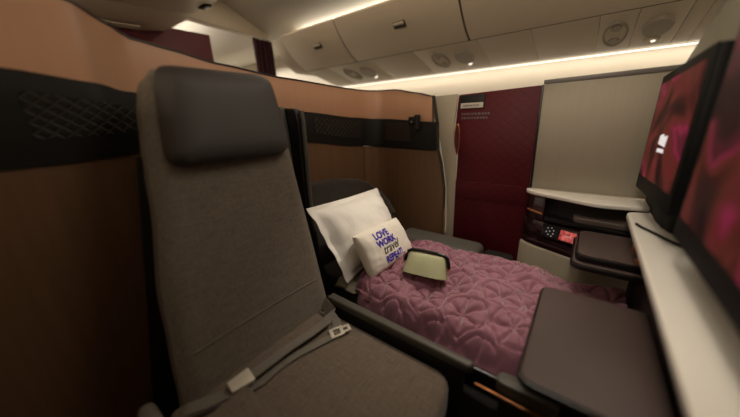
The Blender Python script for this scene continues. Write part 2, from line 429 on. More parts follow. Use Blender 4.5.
bb = [(0, 1.062), (s_of_y(.1), 1.066), (s_of_y(.2), 1.072), (s_of_y(.3), 1.085), (s_of_y(.6), 1.075), (s_of_y(.92), 1.048), (s_of_y(1.3), .995), (sc, .972), (s_of_x(-.65), .966)]
T = lambda tab: (lambda s: lerp_tab(tab, s))
K = lambda v: (lambda s: v)
part = thing('suite_partition', 'curved suite partition with copper-orange top, charcoal band and brown lower panels', 'partition', (-1.1, .3, 0))
sE = s_of_x(-.70); sB = s_of_x(-.655)
upath = path[::-1]
def mk(name, z0, z1, m, s0, s1, off=0, th=.04, bulge=0, rows=1, lab=None):
    b = B(); wallstrip(b, path, z0, z1, th, s0, s1, off, bulge, rows)
    o = link(name, b, m, part)
    if lab: o['label'] = lab
    return o
mk('upper_panel', lambda s: T(bt)(s)+.001, lambda s: T(top)(s)-.006, M['orange'], 0, s_of_x(-.692), .0, .04, .004, 4, 'copper-orange upper panel')
mk('edge_trim', lambda s: T(top)(s)-.006, lambda s: T(top)(s), M['edge'], 0, s_of_x(-.703), .003, .045)
mk('band', T(bb), T(bt), M['band'], 0, s_of_x(-.662), .006, .05, .004, 4, 'charcoal band')
mk('quilted_inset', lambda s: T(bb)(s)+.062, lambda s: T(bt)(s)-.045, M['quiltY'], s_of_y(.06), s_of_y(.30), .0115, .004)
mk('quilted_inset', lambda s: T(bb)(s)+.045, lambda s: T(bt)(s)-.018, M['quiltX'], s_of_x(-.99), s_of_x(-.82), .0115, .004)
mk('quilted_inset', lambda s: T(bb)(s)+.045, lambda s: T(bt)(s)-.018, M['quiltY'], s_of_y(.98), s_of_y(1.35), .0115, .004)
mk('lower_panel', K(.02), lambda s: T(bb)(s)+.008, M['brown'], 0, s_of_y(1.375), 0, .04)
mk('seam', K(.3), lambda s: T(bb)(s)-.004, M['edge'], s_of_y(1.375), s_of_y(1.38), -.002, .03)
mk('lower_panel', K(.02), lambda s: T(bb)(s)-.003, M['brown'], s_of_y(1.38), s_of_x(-.93), 0, .04)
b = B(); prism(b, [(-.929, .02), (-.595, .02), (-.597, .55), (-.607, .75), (-.634, .90), (-.655, .963), (-.929, .968)], 'y', 1.470, 1.50); link('lower_panel', b, M['brown'], part)
# band end: dark vertical finish
b = B(); prism(b, [(-.690, 1.254), (-.664, 1.118), (-.650, .965), (-.630, .90), (-.604, .75), (-.593, .3), (-.595, .3), (-.607, .75), (-.634, .90), (-.654, .965), (-.668, 1.118), (-.694, 1.252)], 'y', 1.468, 1.50); link('end_trim', b, M['edge'], part)

# reading lamp on the band
r = thing('reading_light', 'small black stowable reading light clipped at the end of the charcoal band', 'reading light', (-.78, 1.44, 1.08))
b = B(); tube(b, [(-.762, 1.434, 1.160), (-.762, 1.434, 1.155), (-.762, 1.434, 1.085), (-.762, 1.434, 1.080)], [.012, .017, .017, .013], 18); link('body', b, M['band'], r)
b = B(); tube(b, [(-.762, 1.434, 1.080), (-.762, 1.434, 1.066)], [.009, .006], 12); link('tip', b, M['black'], r)
b = B(); box(b, -.822, -.772, 1.440, 1.452, 1.105, 1.150, .005); h = link('switch_plate', b, M['black'], r)
b = B(); tube(b, [(-.80, 1.44, 1.122), (-.80, 1.436, 1.122)], [.007, .006], 12); link('button', b, M['metal'], h)

# beige post
b = B()
post = [(-.700, 1.250), (-.565, 1.252), (-.572, 1.17), (-.580, 1.10), (-.574, 1.0), (-.556, .93), (-.552, .7), (-.548, .02), (-.59, .02), (-.593, .55), (-.602, .75), (-.628, .90), (-.655, 1.02), (-.68, 1.14)]
prism(b, post, 'y', 1.502, 1.516, .003); tag(link('door_post', b, M['beige']), 'pale beige waisted post between the brown partition and burgundy door', 'post')

# sliding door
r = thing('sliding_door', 'quilted burgundy sliding suite door with placard at top left', 'door', (-.37, 1.53, 0))
b = B(); prism(b, rpoly([(-.560, .02), (-.182, .02), (-.193, 1.262), (-.566, 1.248), (-.575, 1.10), (-.553, .96)], [0, 0, .01, .01, .02, .02]), 'y', 1.517, 1.545, .003); link('panel', b, M['door'], r)
b = B(); prism(b, [(-.560, .70), (-.178, .70), (-.178, .80), (-.560, .80)], 'y', 1.5135, 1.518, .003); link('middle_rail', b, M['door'], r)
pl = B(); box(pl, -.555, -.432, 1.509, 1.517, 1.178, 1.243, .003); pl = link('placard', pl, M['band'], r)
b = B(); box(b, -.550, -.437, 1.5075, 1.509, 1.181, 1.206, .0005); o = link('white_strip', b, M['label'], pl)
def wall_text(body, size, x, y, z, m, par, nm='lettering', off=0):
    t = textmesh(body, size, offset=off); bmesh.ops.transform(t, matrix=Matrix.Translation((x, y, z)) @ Matrix.Rotation(PI/2, 4, 'X'), verts=t.verts)
    return link(nm, t, m, par, smooth=False)
def marks(x0, x1, y, z, h, m, par, n):
    # small print, too small to read in the photograph: a row of short strokes
    b = B(); x = x0
    while x < x1:
        w_ = random.uniform(.4, 1)*n; box(b, x, min(x+w_, x1), y-.0006, y, z, z+h); x += w_+n*.35
    link('small_print', b, m, par, smooth=False)
marks(-.535, -.455, 1.5075, 1.189, .009, M['labelink'], pl, .008)
marks(-.545, -.405, 1.517, 1.148, .010, M['rail'], r, .014)
marks(-.545, -.415, 1.517, 1.128, .010, M['rail'], r, .014)
b = B(); n = 24
ov = [(-.562+.014*math.cos(2*PI*i/n), 1.02+.085*math.sin(2*PI*i/n)) for i in range(n)]
tube(b, [(x, 1.513, z) for x, z in ov]+[(ov[0][0], 1.513, ov[0][1])], .0028, 6); hd = link('handle_rim', b, M['copper'], r)
b = B(); prism(b, [(-.562+(x+.562)*.85, 1.02+(z-1.02)*.95) for x, z in ov], 'y', 1.512, 1.518); link('recess', b, M['bulk'], hd)

# pale panel over the side console
r = thing('aisle_panel', 'tall pale grained side panel with grey top rail above the console', 'panel', (0, 1.51, .8))
b = B(); prism(b, [(-.176, .805), (.232, .805), (.228, 1.272), (-.186, 1.262)], 'y', 1.505, 1.516, .002); link('panel', b, M['grain'], r)
b = B(); prism(b, [(-.188, 1.263), (.232, 1.272), (.232, 1.290), (-.188, 1.280)], 'y', 1.498, 1.516, .005); link('top_rail', b, M['rail'], r)
b = B(); prism(b, [(-.184, .805), (-.177, .805), (-.187, 1.262), (-.194, 1.262)], 'y', 1.502, 1.5165); link('side_seal', b, M['black'], r)

# ------------------------------------------------------------------ SIDE CONSOLE of the far suite
def front(off=0, x1=.23):
    P = [(-.19, 1.47), (-.150, 1.435), (-.06, 1.398), (.03, 1.362), (.10, 1.350), (x1, 1.380)]
    out = []
    for i in range(len(P)-1):
        for k in range(4):
            t = k/4; p0 = P[max(i-1, 0)]; p1 = P[i]; p2 = P[i+1]; p3 = P[min(i+2, len(P)-1)]
            out.append(tuple(.5*((2*p1[c])+(-p0[c]+p2[c])*t+(2*p0[c]-5*p1[c]+4*p2[c]-p3[c])*t*t+(-p0[c]+3*p1[c]-3*p2[c]+p3[c])*t**3) for c in (0, 1)))
    out.append(P[-1])
    return [(x+ (off if x < -.14 else 0), y+off) for x, y in out]
r = thing('side_console', 'curved side console with white top, glossy oxblood middle and beige base', 'console', (0, 1.45, 0))
b = B(); prism(b, [(-.195, 1.500)]+front(x1=.225)+[(.225, 1.500)], 'z', .786, .803, .005, 3); link('top_shelf', b, M['white'], r)
b = B(); prism(b, [(-.175, 1.50)]+front(.055, .235)+[(.235, 1.50)], 'z', .60, .784); link('recess_back', b, M['dark'], r)
b = B(); prism(b, [(-.185, 1.50)]+front(.006, .235)+[(.235, 1.50)], 'z', .590, .672, .006); mid = link('control_ledge', b, M['brownblack'], r)
b = B(); prism(b, [(-.185, 1.50)]+front(.012, .235)+[(.235, 1.50)], 'z', .575, .590); link('lower_lip', b, M['brownblack'], r)
b = B(); prism(b, [(-.188, 1.50)]+front(.0, .235)+[(.235, 1.50)], 'z', .02, .545, .012, 3); link('base', b, M['beige'], r)
b = B(); prism(b, [(-.186, 1.50)]+front(.004, .235)+[(.235, 1.50)], 'z', .545, .5745, .003); link('dark_band', b, M['brownblack'], r)
# left upright of the console with copper sliver
b = B(); prism(b, [(-.186, 1.50), (-.178, 1.462), (-.145, 1.436), (-.105, 1.424), (-.105, 1.445), (-.14, 1.50)], 'z', .673, .785, .002); link('upright', b, M['brownblack'], r)
b = B(); tube(b, [(-.172, 1.447, .716), (-.145, 1.430, .712), (-.108, 1.418, .707)], .0045, 8); link('copper_line', b, M['copper'], r)
# upper leather padded shelf inside
b = B(); prism(b, rpoly([(.005, 1.375), (.215, 1.362), (.215, 1.49), (.005, 1.49)], [.03, .01, 0, 0]), 'z', .702, .728, .006, 3); o = link('leather_pad', b, M['plum2'], r)
b = B(); prism(b, rpoly([(-.10, 1.395), (.225, 1.350), (.225, 1.49), (-.10, 1.49)], [.02, .01, 0, 0]), 'z', .682, .701, .004, 2); link('gloss_shelf', b, M['black'], r)
# handset in the ledge
h = thing('handset', 'black handset with glowing red display docked in the console front', 'remote control', (-.02, 1.38, .62))
ang = math.atan2(-.034, .09)
MX = Matrix.Translation((-.022, 1.372, .642)) @ Matrix.Rotation(ang, 4, 'Z') @ Matrix.Rotation(math.radians(-14), 4, 'X')
def hbox(nm, m, par, *a, r=.002):
    b = B(); t = bmesh.new(); box(t, *a, r); merge(b, t, MX); return link(nm, b, m, par)
body = hbox('body', M['black'], h, -.082, .064, -.008, .010, -.031, .031, r=.006)
rm = M['redscreen']; nt = rm.node_tree; pb = nt.nodes['Principled BSDF']
tc_ = nt.nodes.new('ShaderNodeTexCoord'); nz = nt.nodes.new('ShaderNodeTexNoise'); nz.inputs['Scale'].default_value = 55; nz.inputs['Detail'].default_value = 3
cr_ = nt.nodes.new('ShaderNodeValToRGB'); cr_.color_ramp.elements[0].position = .35; cr_.color_ramp.elements[0].color = (.25, .01, .015, 1)
cr_.color_ramp.elements[1].position = .68; cr_.color_ramp.elements[1].color = (1, .22, .18, 1)
nt.links.new(tc_.outputs['Object'], nz.inputs['Vector']); nt.links.new(nz.outputs['Fac'], cr_.inputs[0]); nt.links.new(cr_.outputs[0], pb.inputs['Emission Color'])
pb.inputs['Emission Strength'].default_value = .6
hbox('display', M['redscreen'], h, -.004, .056, -.0095, -.007, -.022, .022, r=.0008)
for (u, v) in ((-.055, .014), (-.040, .018), (-.030, .008), (-.045, .002), (-.030, -.006), (-.058, -.004), (-.048, -.014), (-.035, -.018)):
    hbox('icon', M['icon'], h, u-.0020, u+.0020, -.0092, -.007, v-.0020, v+.0020, r=.0006)
hbox('picture', emat('display_picture', (1, .4, .35), .4), h, .016, .040, -.0102, -.009, -.004, .003, r=.0004)

# ------------------------------------------------------------------ FORWARD PARTITION, WHITE LEDGE, MONITORS
fp = [(.228, 1.497), (.230, 1.25), (.245, 1.16), (.31, 1.08), (.335, 1.0), (.335, -.9)]
ftop = [(0, 1.285), (.06, 1.312), (.16, 1.368), (.25, 1.40), (.5, 1.43), (2, 1.46)]
fpd = fp[::-1]
r = thing('forward_partition', 'dark olive partition wall rising behind the two monitors', 'partition', (.3, .4, .8))
b = B(); wallstrip(b, fp[::-1], K(.79), lambda s: lerp_tab(ftop, max(0, 2.43-s)), -.035, 0, None); link('panel', b, M['olive'], r)
b = B(); wallstrip(b, fp[::-1], K(.79), K(.96), -.004, 0, None, -.005); link('lower_backing', b, M['matte'], r)
b = B(); wallstrip(b, fp[::-1], lambda s: lerp_tab(ftop, max(0, 2.43-s)), lambda s: lerp_tab(ftop, max(0, 2.43-s))+.012, -.04); link('edge_trim', b, M['rail'], r)
b = B(); prism(b, rpoly([(.158, .15), (.160, 1.345), (.225, 1.370), (.235, 1.20), (.33, 1.02), (.33, -.9), (.17, -.9)], [0, .02, 0, 0, 0, 0, 0]), 'z', .764, .788, .006, 3)
tag(link('white_ledge', b, M['white']), 'long warm white ledge running below both monitors at right', 'ledge')
b = B(); box(b, .215, .33, -.9, 1.33, 0, .762, .004); tag(link('ledge_cabinet', b, M['dark']), 'dark cabinet front under the white ledge', 'cabinet')

def monitor(label, y0, y1, x0, x1, z0, z1, thick, scr, mark, roll=0):
    """y0 = far edge, y1 = near edge"""
    r = thing('monitor', label, 'monitor', ((x0+x1)/2, (y0+y1)/2, z0), 'monitors on the forward partition')
    d = Vector((x1-x0, y1-y0, 0)); w = d.length; d.normalize(); n = Vector((-abs(d.y), -d.x*(1 if d.y < 0 else -1)*-1, 0)).normalized()
    n = Vector((d.y, -d.x, 0));  n = n if n.x < 0 else -n
    MX = Matrix(((d.x, -n.x, 0, x0), (d.y, -n.y, 0, y0), (0, 0, 1, z0), (0, 0, 0, 1))) @ Matrix.Rotation(-roll, 4, 'Y')
    def mb(nm, m, par, *a, r_=.003):
        b = B(); t = bmesh.new(); box(t, *a, r_); merge(b, t, MX); return link(nm, b, m, par)
    H = z1-z0; scr_m = (.018, .030)
    mb('housing', M['matte'], r, 0, w, .003, thick, 0, H, r_=.006)
    bz = mb('bezel', M['matte'], r, 0, w, 0, .004, 0, H, r_=.0015)
    s = mb('screen', scr, r, scr_m[0], w-scr_m[1], -.0012, .0005, .050, H-.026, r_=.0004)
    b = B(); t = bmesh.new(); box(t, w*.3, w*.7, thick, thick+(.004 if mark else .10), H*.3, H*.7, .002); merge(b, t, MX); link('mount', b, M['dark'], r)
    if mark:
        b = B(); t = bmesh.new()
        u, v = mark
        # slanted white emblem and a short caption under it
        pts = [(u, v), (u+.088, v-.006), (u+.094, v+.026), (u+.052, v+.022), (u+.046, v+.030), (u+.006, v+.026)]
        prism(t, pts, 'y', -.0022, -.0012); merge(b, t, MX); link('emblem', b, M['mark'], s)
        b = B(); t = bmesh.new(); xx = u+.004
        for w_ in (.012, .010, .014, .009, .012, .010): box(t, xx, xx+w_, -.0022, -.0012, v-.024, v-.013); xx += w_+.003
        merge(b, t, MX); link('small_print', b, M['mark'], s, smooth=False)
    return r
monitor('smaller-looking farther monitor with white emblem on a dim red screen', 1.450, .950, .178, .187, .866, 1.252, .026, screen_mat('red_screen_picture', (0, .3, 1.1), 4, 5, .5), (.205, .165), .055)
monitor('nearest blurred monitor with dim red screen, at the right picture edge', .885, .33, .191, .195, .872, 1.312, .026, screen_mat('red_screen_picture_near', (0, 2.3, .2), 4, 4.5, .4), None)

# ------------------------------------------------------------------ FOLDING TABLES
def fold_table(label, x0, x1, y0, y1, z, leaves, m, hinge):
    r = thing('folding_table', label, 'table', ((x0+x1)/2, (y0+y1)/2, z-.05), None)
    for k in range(leaves):
        zz = z-.026*k
        sh = .010*k
        pts = rpoly([(x0-sh, y0-sh*2), (x1, y0-sh*2), (x1, y1), (x0-sh, y1)], [.035, .008, .008, .035])
        b = B(); prism(b, pts, 'z', zz-.021, zz-.004, .004, 2); o = link('leaf', b, M['black'], r)
        pts2 = rpoly([(x0+.006-sh, y0+.006-sh*2), (x1-.006, y0+.006-sh*2), (x1-.006, y1-.006), (x0+.006-sh, y1-.006)], [.032, .006, .006, .032])
        b = B(); prism(b, pts2, 'z', zz-.004, zz, .0025, 2); link('leather_top', b, m, o)
    for hx, hy, hz in hinge:
        b = B(); box(b, hx-.013, hx+.013, hy-.016, hy+.016, hz-.012, hz+.014, .004); link('hinge', b, M['copper'], r)
    return r
fold_table('big blurred plum leather table leaf in the near foreground, right', -.040, .205, .515, .925, .635, 1, M['plum'], [])
fold_table('small folded two-leaf plum leather table beside the side console', .030, .208, 1.075, 1.335, .694, 2, M['plum'], [(.192, 1.195, .700), (.192, 1.105, .690)])
r = thing('table_arm', 'black support arm under the big foreground table leaf', 'arm', (.17, .7, .5))
b = B(); box(b, .02, .214, .66, .76, .585, .612, .006); link('bracket', b, M['dark'], r)
b = B(); tube(b, [(.172, 1.19, .793), (.182, 1.16, .793), (.200, 1.13, .793), (.225, 1.08, .793), (.26, 1.02, .793)], .004, 8)
tag(link('cable', b, M['black']), 'thin black cable lying across the white ledge', 'cable')

# ------------------------------------------------------------------ NEAR SEAT
seat = thing('aircraft_seat', 'upright grey-brown tweed seat with belt, large in the left foreground', 'seat', (-.5, .36, 0))
def bx(z): return -.700-.19*(z-.47)       # front plane of backrest
def left_y(z):
    return lerp_tab([(.40, .105), (.50, .118), (.70, .140), (.99, .196), (1.08, .210), (1.16, .225), (1.24, .245), (1.285, .285)], z)
def right_y(z):
    return lerp_tab([(.40, .632), (.6, .628), (1.0, .620), (1.10, .618), (1.18, .608), (1.25, .585), (1.285, .545)], z)
def back_surface(zlo, zhi, nz, ny, front_off, th, curve=.012, shrink=0):
    t = bmesh.new(); F = []; Bk = []
    for i in range(nz+1):
        z = zlo+(zhi-zlo)*i/nz; y0 = left_y(z)+shrink; y1 = right_y(z)-shrink
        fr = []; br = []
        for j in range(ny+1):
            u = j/ny; y = y0+(y1-y0)*u; e = max(0, 1-min(u, 1-u)/.09)
            x = bx(z)+front_off-curve*(4*u*(1-u)) * .6 - .022*e**2.2
            if zhi-z < .03: x -= .02*((.03-(zhi-z))/.03)**2
            fr.append(t.verts.new((x, y, z))); br.append(t.verts.new((bx(z)-th+.02*e*e, y, z)))
        F.append(fr); Bk.append(br)
    for i in range(nz):
        for j in range(ny):
            t.faces.new((F[i][j], F[i][j+1], F[i+1][j+1], F[i+1][j])); t.faces.new((Bk[i][j+1], Bk[i][j], Bk[i+1][j], Bk[i+1][j+1]))
        t.faces.new((Bk[i][0], F[i][0], F[i+1][0], Bk[i+1][0])); t.faces.new((F[i][ny], Bk[i][ny], Bk[i+1][ny], F[i+1][ny]))
    for j in range(ny):
        t.faces.new((F[nz][j], F[nz][j+1], Bk[nz][j+1], Bk[nz][j])); t.faces.new((F[0][j+1], F[0][j], Bk[0][j], Bk[0][j+1]))
    return t
link('backrest', back_surface(.43, 1.285, 50, 24, 0, .075), M['fabric'], seat)
# stitched seams on the back: slim grooves drawn as raised welts
b = B()
for z0 in (.585,):
    tube(b, [(bx(z0)+.001-.012*.6*4*(u/12)*(1-u/12)-.022*max(0, 1-min(u/12, 1-u/12)/.09)**2.2, left_y(z0)+(right_y(z0)-left_y(z0))*u/12, z0) for u in range(13)], .0022, 6)
link('seam', b, M['fabric'], seat)
# piping down both edges
# headrest: softly inflated pad
def headrest():
    t = bmesh.new(); nu, nv = 26, 20
    zc0, zc1 = 1.048, 1.292
    F = {}
    pts = []
    for i in range(nu+1):
        for j in range(nv+1):
            u = -1+2*i/nu; v = -1+2*j/nv
            # superellipse mapping of square to rounded rectangle
            k = 1/ (max(1e-6, (abs(u)**9+abs(v)**9))**(1/9)) * max(abs(u), abs(v)) if (u or v) else 1
            uu, vv = u*k, v*k
            z = (zc0+zc1)/2+vv*(zc1-zc0)/2
            wl = lerp_tab([(1.05, .240), (1.28, .272)], z); wr = lerp_tab([(1.05, .600), (1.28, .585)], z)
            y = (wl+wr)/2+uu*(wr-wl)/2
            e = max(abs(u), abs(v)); prof_ = (1-max(0, (e-.0))**5)**.55 if e < 1 else 0
            pts.append((u, v, y, z, prof_))
    def mkv(sign):
        G = []
        for (u, v, y, z, p) in pts:
            x = bx(z)+.004+(.050*p if sign > 0 else 0) + .010*abs(u)**3*(1 if sign > 0 else 0)*p
            G.append(t.verts.new((x, y, z)))
        return G
    A = mkv(1); C = mkv(-1)
    for i in range(nu):
        for j in range(nv):
            a = i*(nv+1)+j
            t.faces.new((A[a], A[a+nv+1], A[a+nv+2], A[a+1])); t.faces.new((C[a], C[a+1], C[a+nv+2], C[a+nv+1]))
    bmesh.ops.remove_doubles(t, verts=t.verts, dist=.0005)
    return t
hr = link('headrest', headrest(), M['leather'], seat)
# seat cushion
b = B(); cp = rpoly([(-.735, .075), (-.735, .598), (-.195, .598), (-.165, .40), (-.165, .20), (-.195, .075)], [.03, .03, .05, .0, .0, .05])
prism(b, cp, 'z', .355, .462, .022, 4); link('seat_cushion', b, M['fabric2'], seat)
b = B(); box(b, -.76, -.20, .10, .59, .14, .352, .01); link('seat_base', b, M['dark'], seat)
b = B(); prism(b, [(.20, .04), (.63, .04), (.63, 1.18), (.27, 1.18), (.235, 1.0)], 'x', -.918, -.86, .01); link('rear_shell', b, M['dark'], seat)
b = B(); t = bmesh.new(); box(t, -.80, -.66, .030, .072, .38, .478, .02, 4); merge(b, t); link('armrest', b, M['greyplastic2'], seat)
b = B(); prism(b, [(.045, .02), (.63, .02), (.63, 1.06), (.212, 1.075), (.192, .965), (.153, .741), (.114, .526), (.072, .301)], 'x', -.936, -.924, .002); link('gap_shade_plate', b, M['dark'], seat)  # dark plate standing in for the shaded gap between backrest and brown panel
# belt
b = B(); box(b, -.62, -.44, .10, .235, .4625, .490, .013, 4); link('belt_pad', b, M['fabric2'], seat)
belt = B()
ribbon(belt, [(-.690, .585, .500), (-.640, .572, .488), (-.622, .53, .482), (-.626, .46, .481), (-.634, .38, .482), (-.636, .30, .483), (-.636, .26, .484)], .042, .003, (1, -.1, .25))
ribbon(belt, [(-.660, .580, .476), (-.600, .560, .468), (-.578, .535, .467), (-.566, .515, .467)], .030, .003, (1, 0, 0))
ribbon(belt, [(-.566, .505, .468), (-.585, .45, .467), (-.604, .39, .467), (-.614, .33, .467), (-.610, .27, .468), (-.622, .21, .470), (-.650, .15, .474), (-.675, .10, .478)], .028, .003, (1, .1, .1))
ribbon(belt, [(-.640, .205, .478), (-.652, .165, .479), (-.680, .11, .482)], .042, .003, (1, 0, .15))
bl = link('seat_belt', belt, M['strap'], seat)
b = B(); t = bmesh.new(); prism(t, rpoly([(-.032, -.017), (.028, -.023), (.028, .023), (-.032, .017)], .004), 'z', -.007, .007, .003)
merge(b, t, Matrix.Translation((-.636, .230, .490)) @ Matrix.Rotation(math.radians(84), 4, 'Z') @ Matrix.Rotation(math.radians(8), 4, 'X')); k = link('buckle', b, M['palemetal'], bl); k['label'] = 'pale metal buckle'
b = B(); t = bmesh.new()
box(t, -.034, -.022, -.021, .021, -.0015, .0015, .001); box(t, -.022, .002, -.021, -.013, -.0015, .0015, .001); box(t, -.022, .002, .013, .021, -.0015, .0015, .001)
box(t, .000, .012, -.021, .021, -.0015, .0015, .001); box(t, .012, .034, -.016, -.006, -.0015, .0015, .001); box(t, .012, .034, .006, .016, -.0015, .0015, .001); box(t, .027, .036, -.016, .016, -.0015, .0015, .001)
merge(b, t, Matrix.Translation((-.560, .532, .474)) @ Matrix.Rotation(math.radians(60), 4, 'Z') @ Matrix.Rotation(math.radians(-6), 4, 'Y')); k = link('tongue', b, M['palemetal'], bl); k['label'] = 'metal belt tongue'

# divider wing between the two seats
r = thing('seat_divider', 'dark upright divider wing between the near seat and the bed', 'divider', (-.98, .74, 0))
b = B(); wp = rpoly([(-1.075, .05), (-.76, .05), (-.80, .41), (-.885, .54), (-.905, .80), (-.898, 1.15), (-.915, 1.195), (-1.075, 1.205)], [0, 0, .02, .05, .1, .02, .02, 0])
prism(b, wp, 'y', .725, .760, .008, 3); link('wing', b, M['band'], r)
b = B(); tube(b, [(-.894, .7425, 1.185), (-.889, .7425, 1.15), (-.893, .7425, .95), (-.897, .7425, .80), (-.888, .7425, .66), (-.878, .7425, .56)], .010, 10); link('edge_strip', b, M['greyplastic'], r)
b = B(); prism(b, rpoly([(-1.05, .3), (-.935, .3), (-.955, 1.10), (-.965, 1.203), (-1.05, 1.208)], .01), 'y', .700, .724, .006); link('inner_rib', b, M['greyplastic'], r)

# ------------------------------------------------------------------ CONSOLE BETWEEN SEATS
r = thing('centre_armrest', 'low grey armrest rail between the near seat and the bed', 'armrest', (-.4, .63, .1), None)
b = B(); prism(b, rpoly([(-.69, .603), (-.148, .600), (-.143, .628), (-.69, .638)], [0, .02, .02, 0]), 'z', .485, .515, .008, 3); link('lid', b, M['greyplastic'], r)
b = B(); box(b, -.69, -.17, .612, .632, .10, .484, .003); link('body', b, M['dark'], r)
r = thing('armrest_end_cap', 'short grey rounded cap past the end of the low armrest rail', 'armrest', (-.04, .62, .1))
b = B(); prism(b, rpoly([(-.088, .602), (.05, .602), (.05, .646), (-.084, .642)], [.018, .005, .005, .018]), 'z', .478, .512, .008, 3); link('cap', b, M['greyplastic'], r)
b = B(); box(b, -.075, .05, .612, .636, .02, .477, .003); link('body', b, M['dark'], r)
b = B(); box(b, -.134, .214, .594, .600, .470, .476, .001); tag(link('copper_trim', b, M['copper']), 'thin copper trim line under the armrest rail ends', 'trim')

# ------------------------------------------------------------------ BED
bed = thing('flat_bed_seat', 'seat folded flat into a bed beyond the armrest, with dark fabric head shell', 'bed', (-.3, 1.0, 0))
b = B(); box(b, -.752, .205, .722, 1.225, .36, .474, .025, 4); box(b, -.93, -.752, .768, 1.165, .36, .474, .01, 2); link('mattress', b, M['leather'], bed)
b = B(); box(b, -.75, .20, .645, 1.21, 0, .358, .01); link('base', b, M['dark'], bed)
b = B(); box(b, -.745, .205, .642, .656, .40, .474, .004); link('side_rail', b, M['black'], bed)
# head shell: curved wall with round-topped section
hp = [(-.980, .785)]+[(-.985, .80+.06*k) for k in range(7)]+[(-.985+.11*(1-math.cos(PI/2*k/6)), 1.19+.12*math.sin(PI/2*k/6)) for k in range(1, 7)]+[(-.86, 1.312)]
hz = [(0, .850), (.2, .842), (.36, .815), (.45, .785), (.53, .71), (.60, .60)]
b = B(); wallstrip(b, hp, K(.36), T(hz), .05, bulge=.014, rows=6); o = link('head_shell', b, M['fabdark'], bed); o['label'] = 'dark grey fabric head shell'
b = B()
P = [Vector((p[0], p[1], 0)) for p in hp]; acc = 0; pts = []
for i, p in enumerate(P):
    if i: acc += (P[i]-P[i-1]).length
    d = (P[min(i+1, len(P)-1)]-P[max(i-1, 0)]).normalized(); nn = Vector((d.y, -d.x, 0))
    q = p-nn*.025; pts.append((q.x, q.y, lerp_tab(hz, acc)))
tube(b, pts, .022, 10); link('shell_rim', b, M['fabdark'], bed)
b = B(); box(b, -.80, -.34, 1.255, 1.43, .30, .505, .035, 5); tag(link('side_bolster', b, M['greyplastic']), 'grey padded side bolster between the bed and burgundy door', 'armrest')
b = B(); box(b, -.335, -.20, 1.30, 1.43, .30, .475, .02, 4); tag(link('side_step', b, M['band']), 'lower dark grey block right of the grey side bolster', 'armrest')

# sheet
def fsheet(u, v):
    x = -.752+.20*u; y = .700+.516*v
    e = min(v, 1-v); z = .482+.018*min(1, e/.08)**.5*max(0, 1-max(0, u-.5)/.25)-.008*max(0, min(1, (u-.5)*4))*min(1, e/.08)
    z += .006*math.sin(x*50)*math.sin(y*43) + .006*noise.noise(Vector((x*14, y*14, 3)))
    if v < .06: z -= (.06-v)*.5
    if u > .62: z = min(z, .484)
    z = max(z, .478)
    return Vector((x, y, z+.004))
b = B(); sheet(b, fsheet, 40, 60, .006); tag(link('bed_sheet', b, M['sheet']), 'off-white quilted sheet under the pillows at the head of the bed', 'sheet')

# blanket
KN = []
for i in range(-3, 10):
    for j in range(-2, 8):
        KN.append((-.60+.150*i+(.075 if j % 2 else 0)+random.uniform(-.010, .010), .655+.125*j+random.uniform(-.010, .010), random.uniform(0, 6)))
def hblank(x, y):
    d = sorted(((x-a)**2+(y-c)**2, a, c, p) for a, c, p in KN)[:2]
    d0 = math.sqrt(d[0][0]); d1 = math.sqrt(d[1][0]); a, c, ph = d[0][1:]
    th = math.atan2(y-c, x-a)
    wv = noise.noise(Vector((x*20, y*20, 4)))
    h = -.018*math.exp(-(d0/.020)**2)                                    # tuck
    star = abs(math.cos(3*th+ph+wv*.6))**10                          # sharp folds leaving the tuck
    h -= .015*star*math.exp(-((d0-.030)/.040)**2)
    h -= .010*math.exp(-((d0-.062-.012*wv)/.0042)**2)                    # round seam about each tuck
    h += .004*math.exp(-((d1-d0)/.030)**2)
    h += .045*noise.noise(Vector((x*5, y*8, 1.3)))+.007*noise.noise(Vector((x*13, y*15, 7)))
    r_ = abs(noise.noise(Vector((x*9+3, y*16, 2)))); h -= .005*max(0, 1-r_*8)   # loose creases
    return h
def fbl(u, v):
    y = .668+.572*v
    xl = -.618+.01*math.sin(v*9.0)-.05*math.sin(v*3.0)
    x = xl+(.195-xl)*u
    z = .545+hblank(x, y)+.022*math.exp(-((v-.5)/.35)**2)
    if v < .15: t = (.15-v)/.15; z = z-.110*t**2.4; y += .010*t*t
    if v > .93: t = (v-.93)/.07; z = z-.040*t*t
    if u < .04: z -= .012*((.04-u)/.04)**2
    # the cloth sinks towards the foot end
    z -= .015*u
    return Vector((x, y, max(z, .484 + .018*min(1, (1-v)/.03) - .07*max(0, (.11-v)/.11))))
bk = thing('blanket', 'rose-pink quilted blanket with pintucks spread over the bed', 'blanket', (-.2, .95, .5))
b = B(); sheet(b, fbl, 230, 150); bmesh.ops.solidify(b, geom=list(b.faces), thickness=.004); link('cover', b, M['pink'], bk)
b = B()
def fh(u, v):
    v = .06+.94*v
    p = fbl(.0, v); y = p.y
    w = .040
    a = PI*1.0*u
    return Vector((p.x-.012+w*.55*(1-math.cos(a))*.9-.004, y, max(p.z, .500)-.004+.014*math.sin(a)+.003*noise.noise(Vector((y*18, u*2, 0)))))
sheet(b, fh, 10, 110); bmesh.ops.solidify(b, geom=list(b.faces), thickness=.004); o = link('hem', b, M['hem'], bk); o['label'] = 'darker plum folded hem'

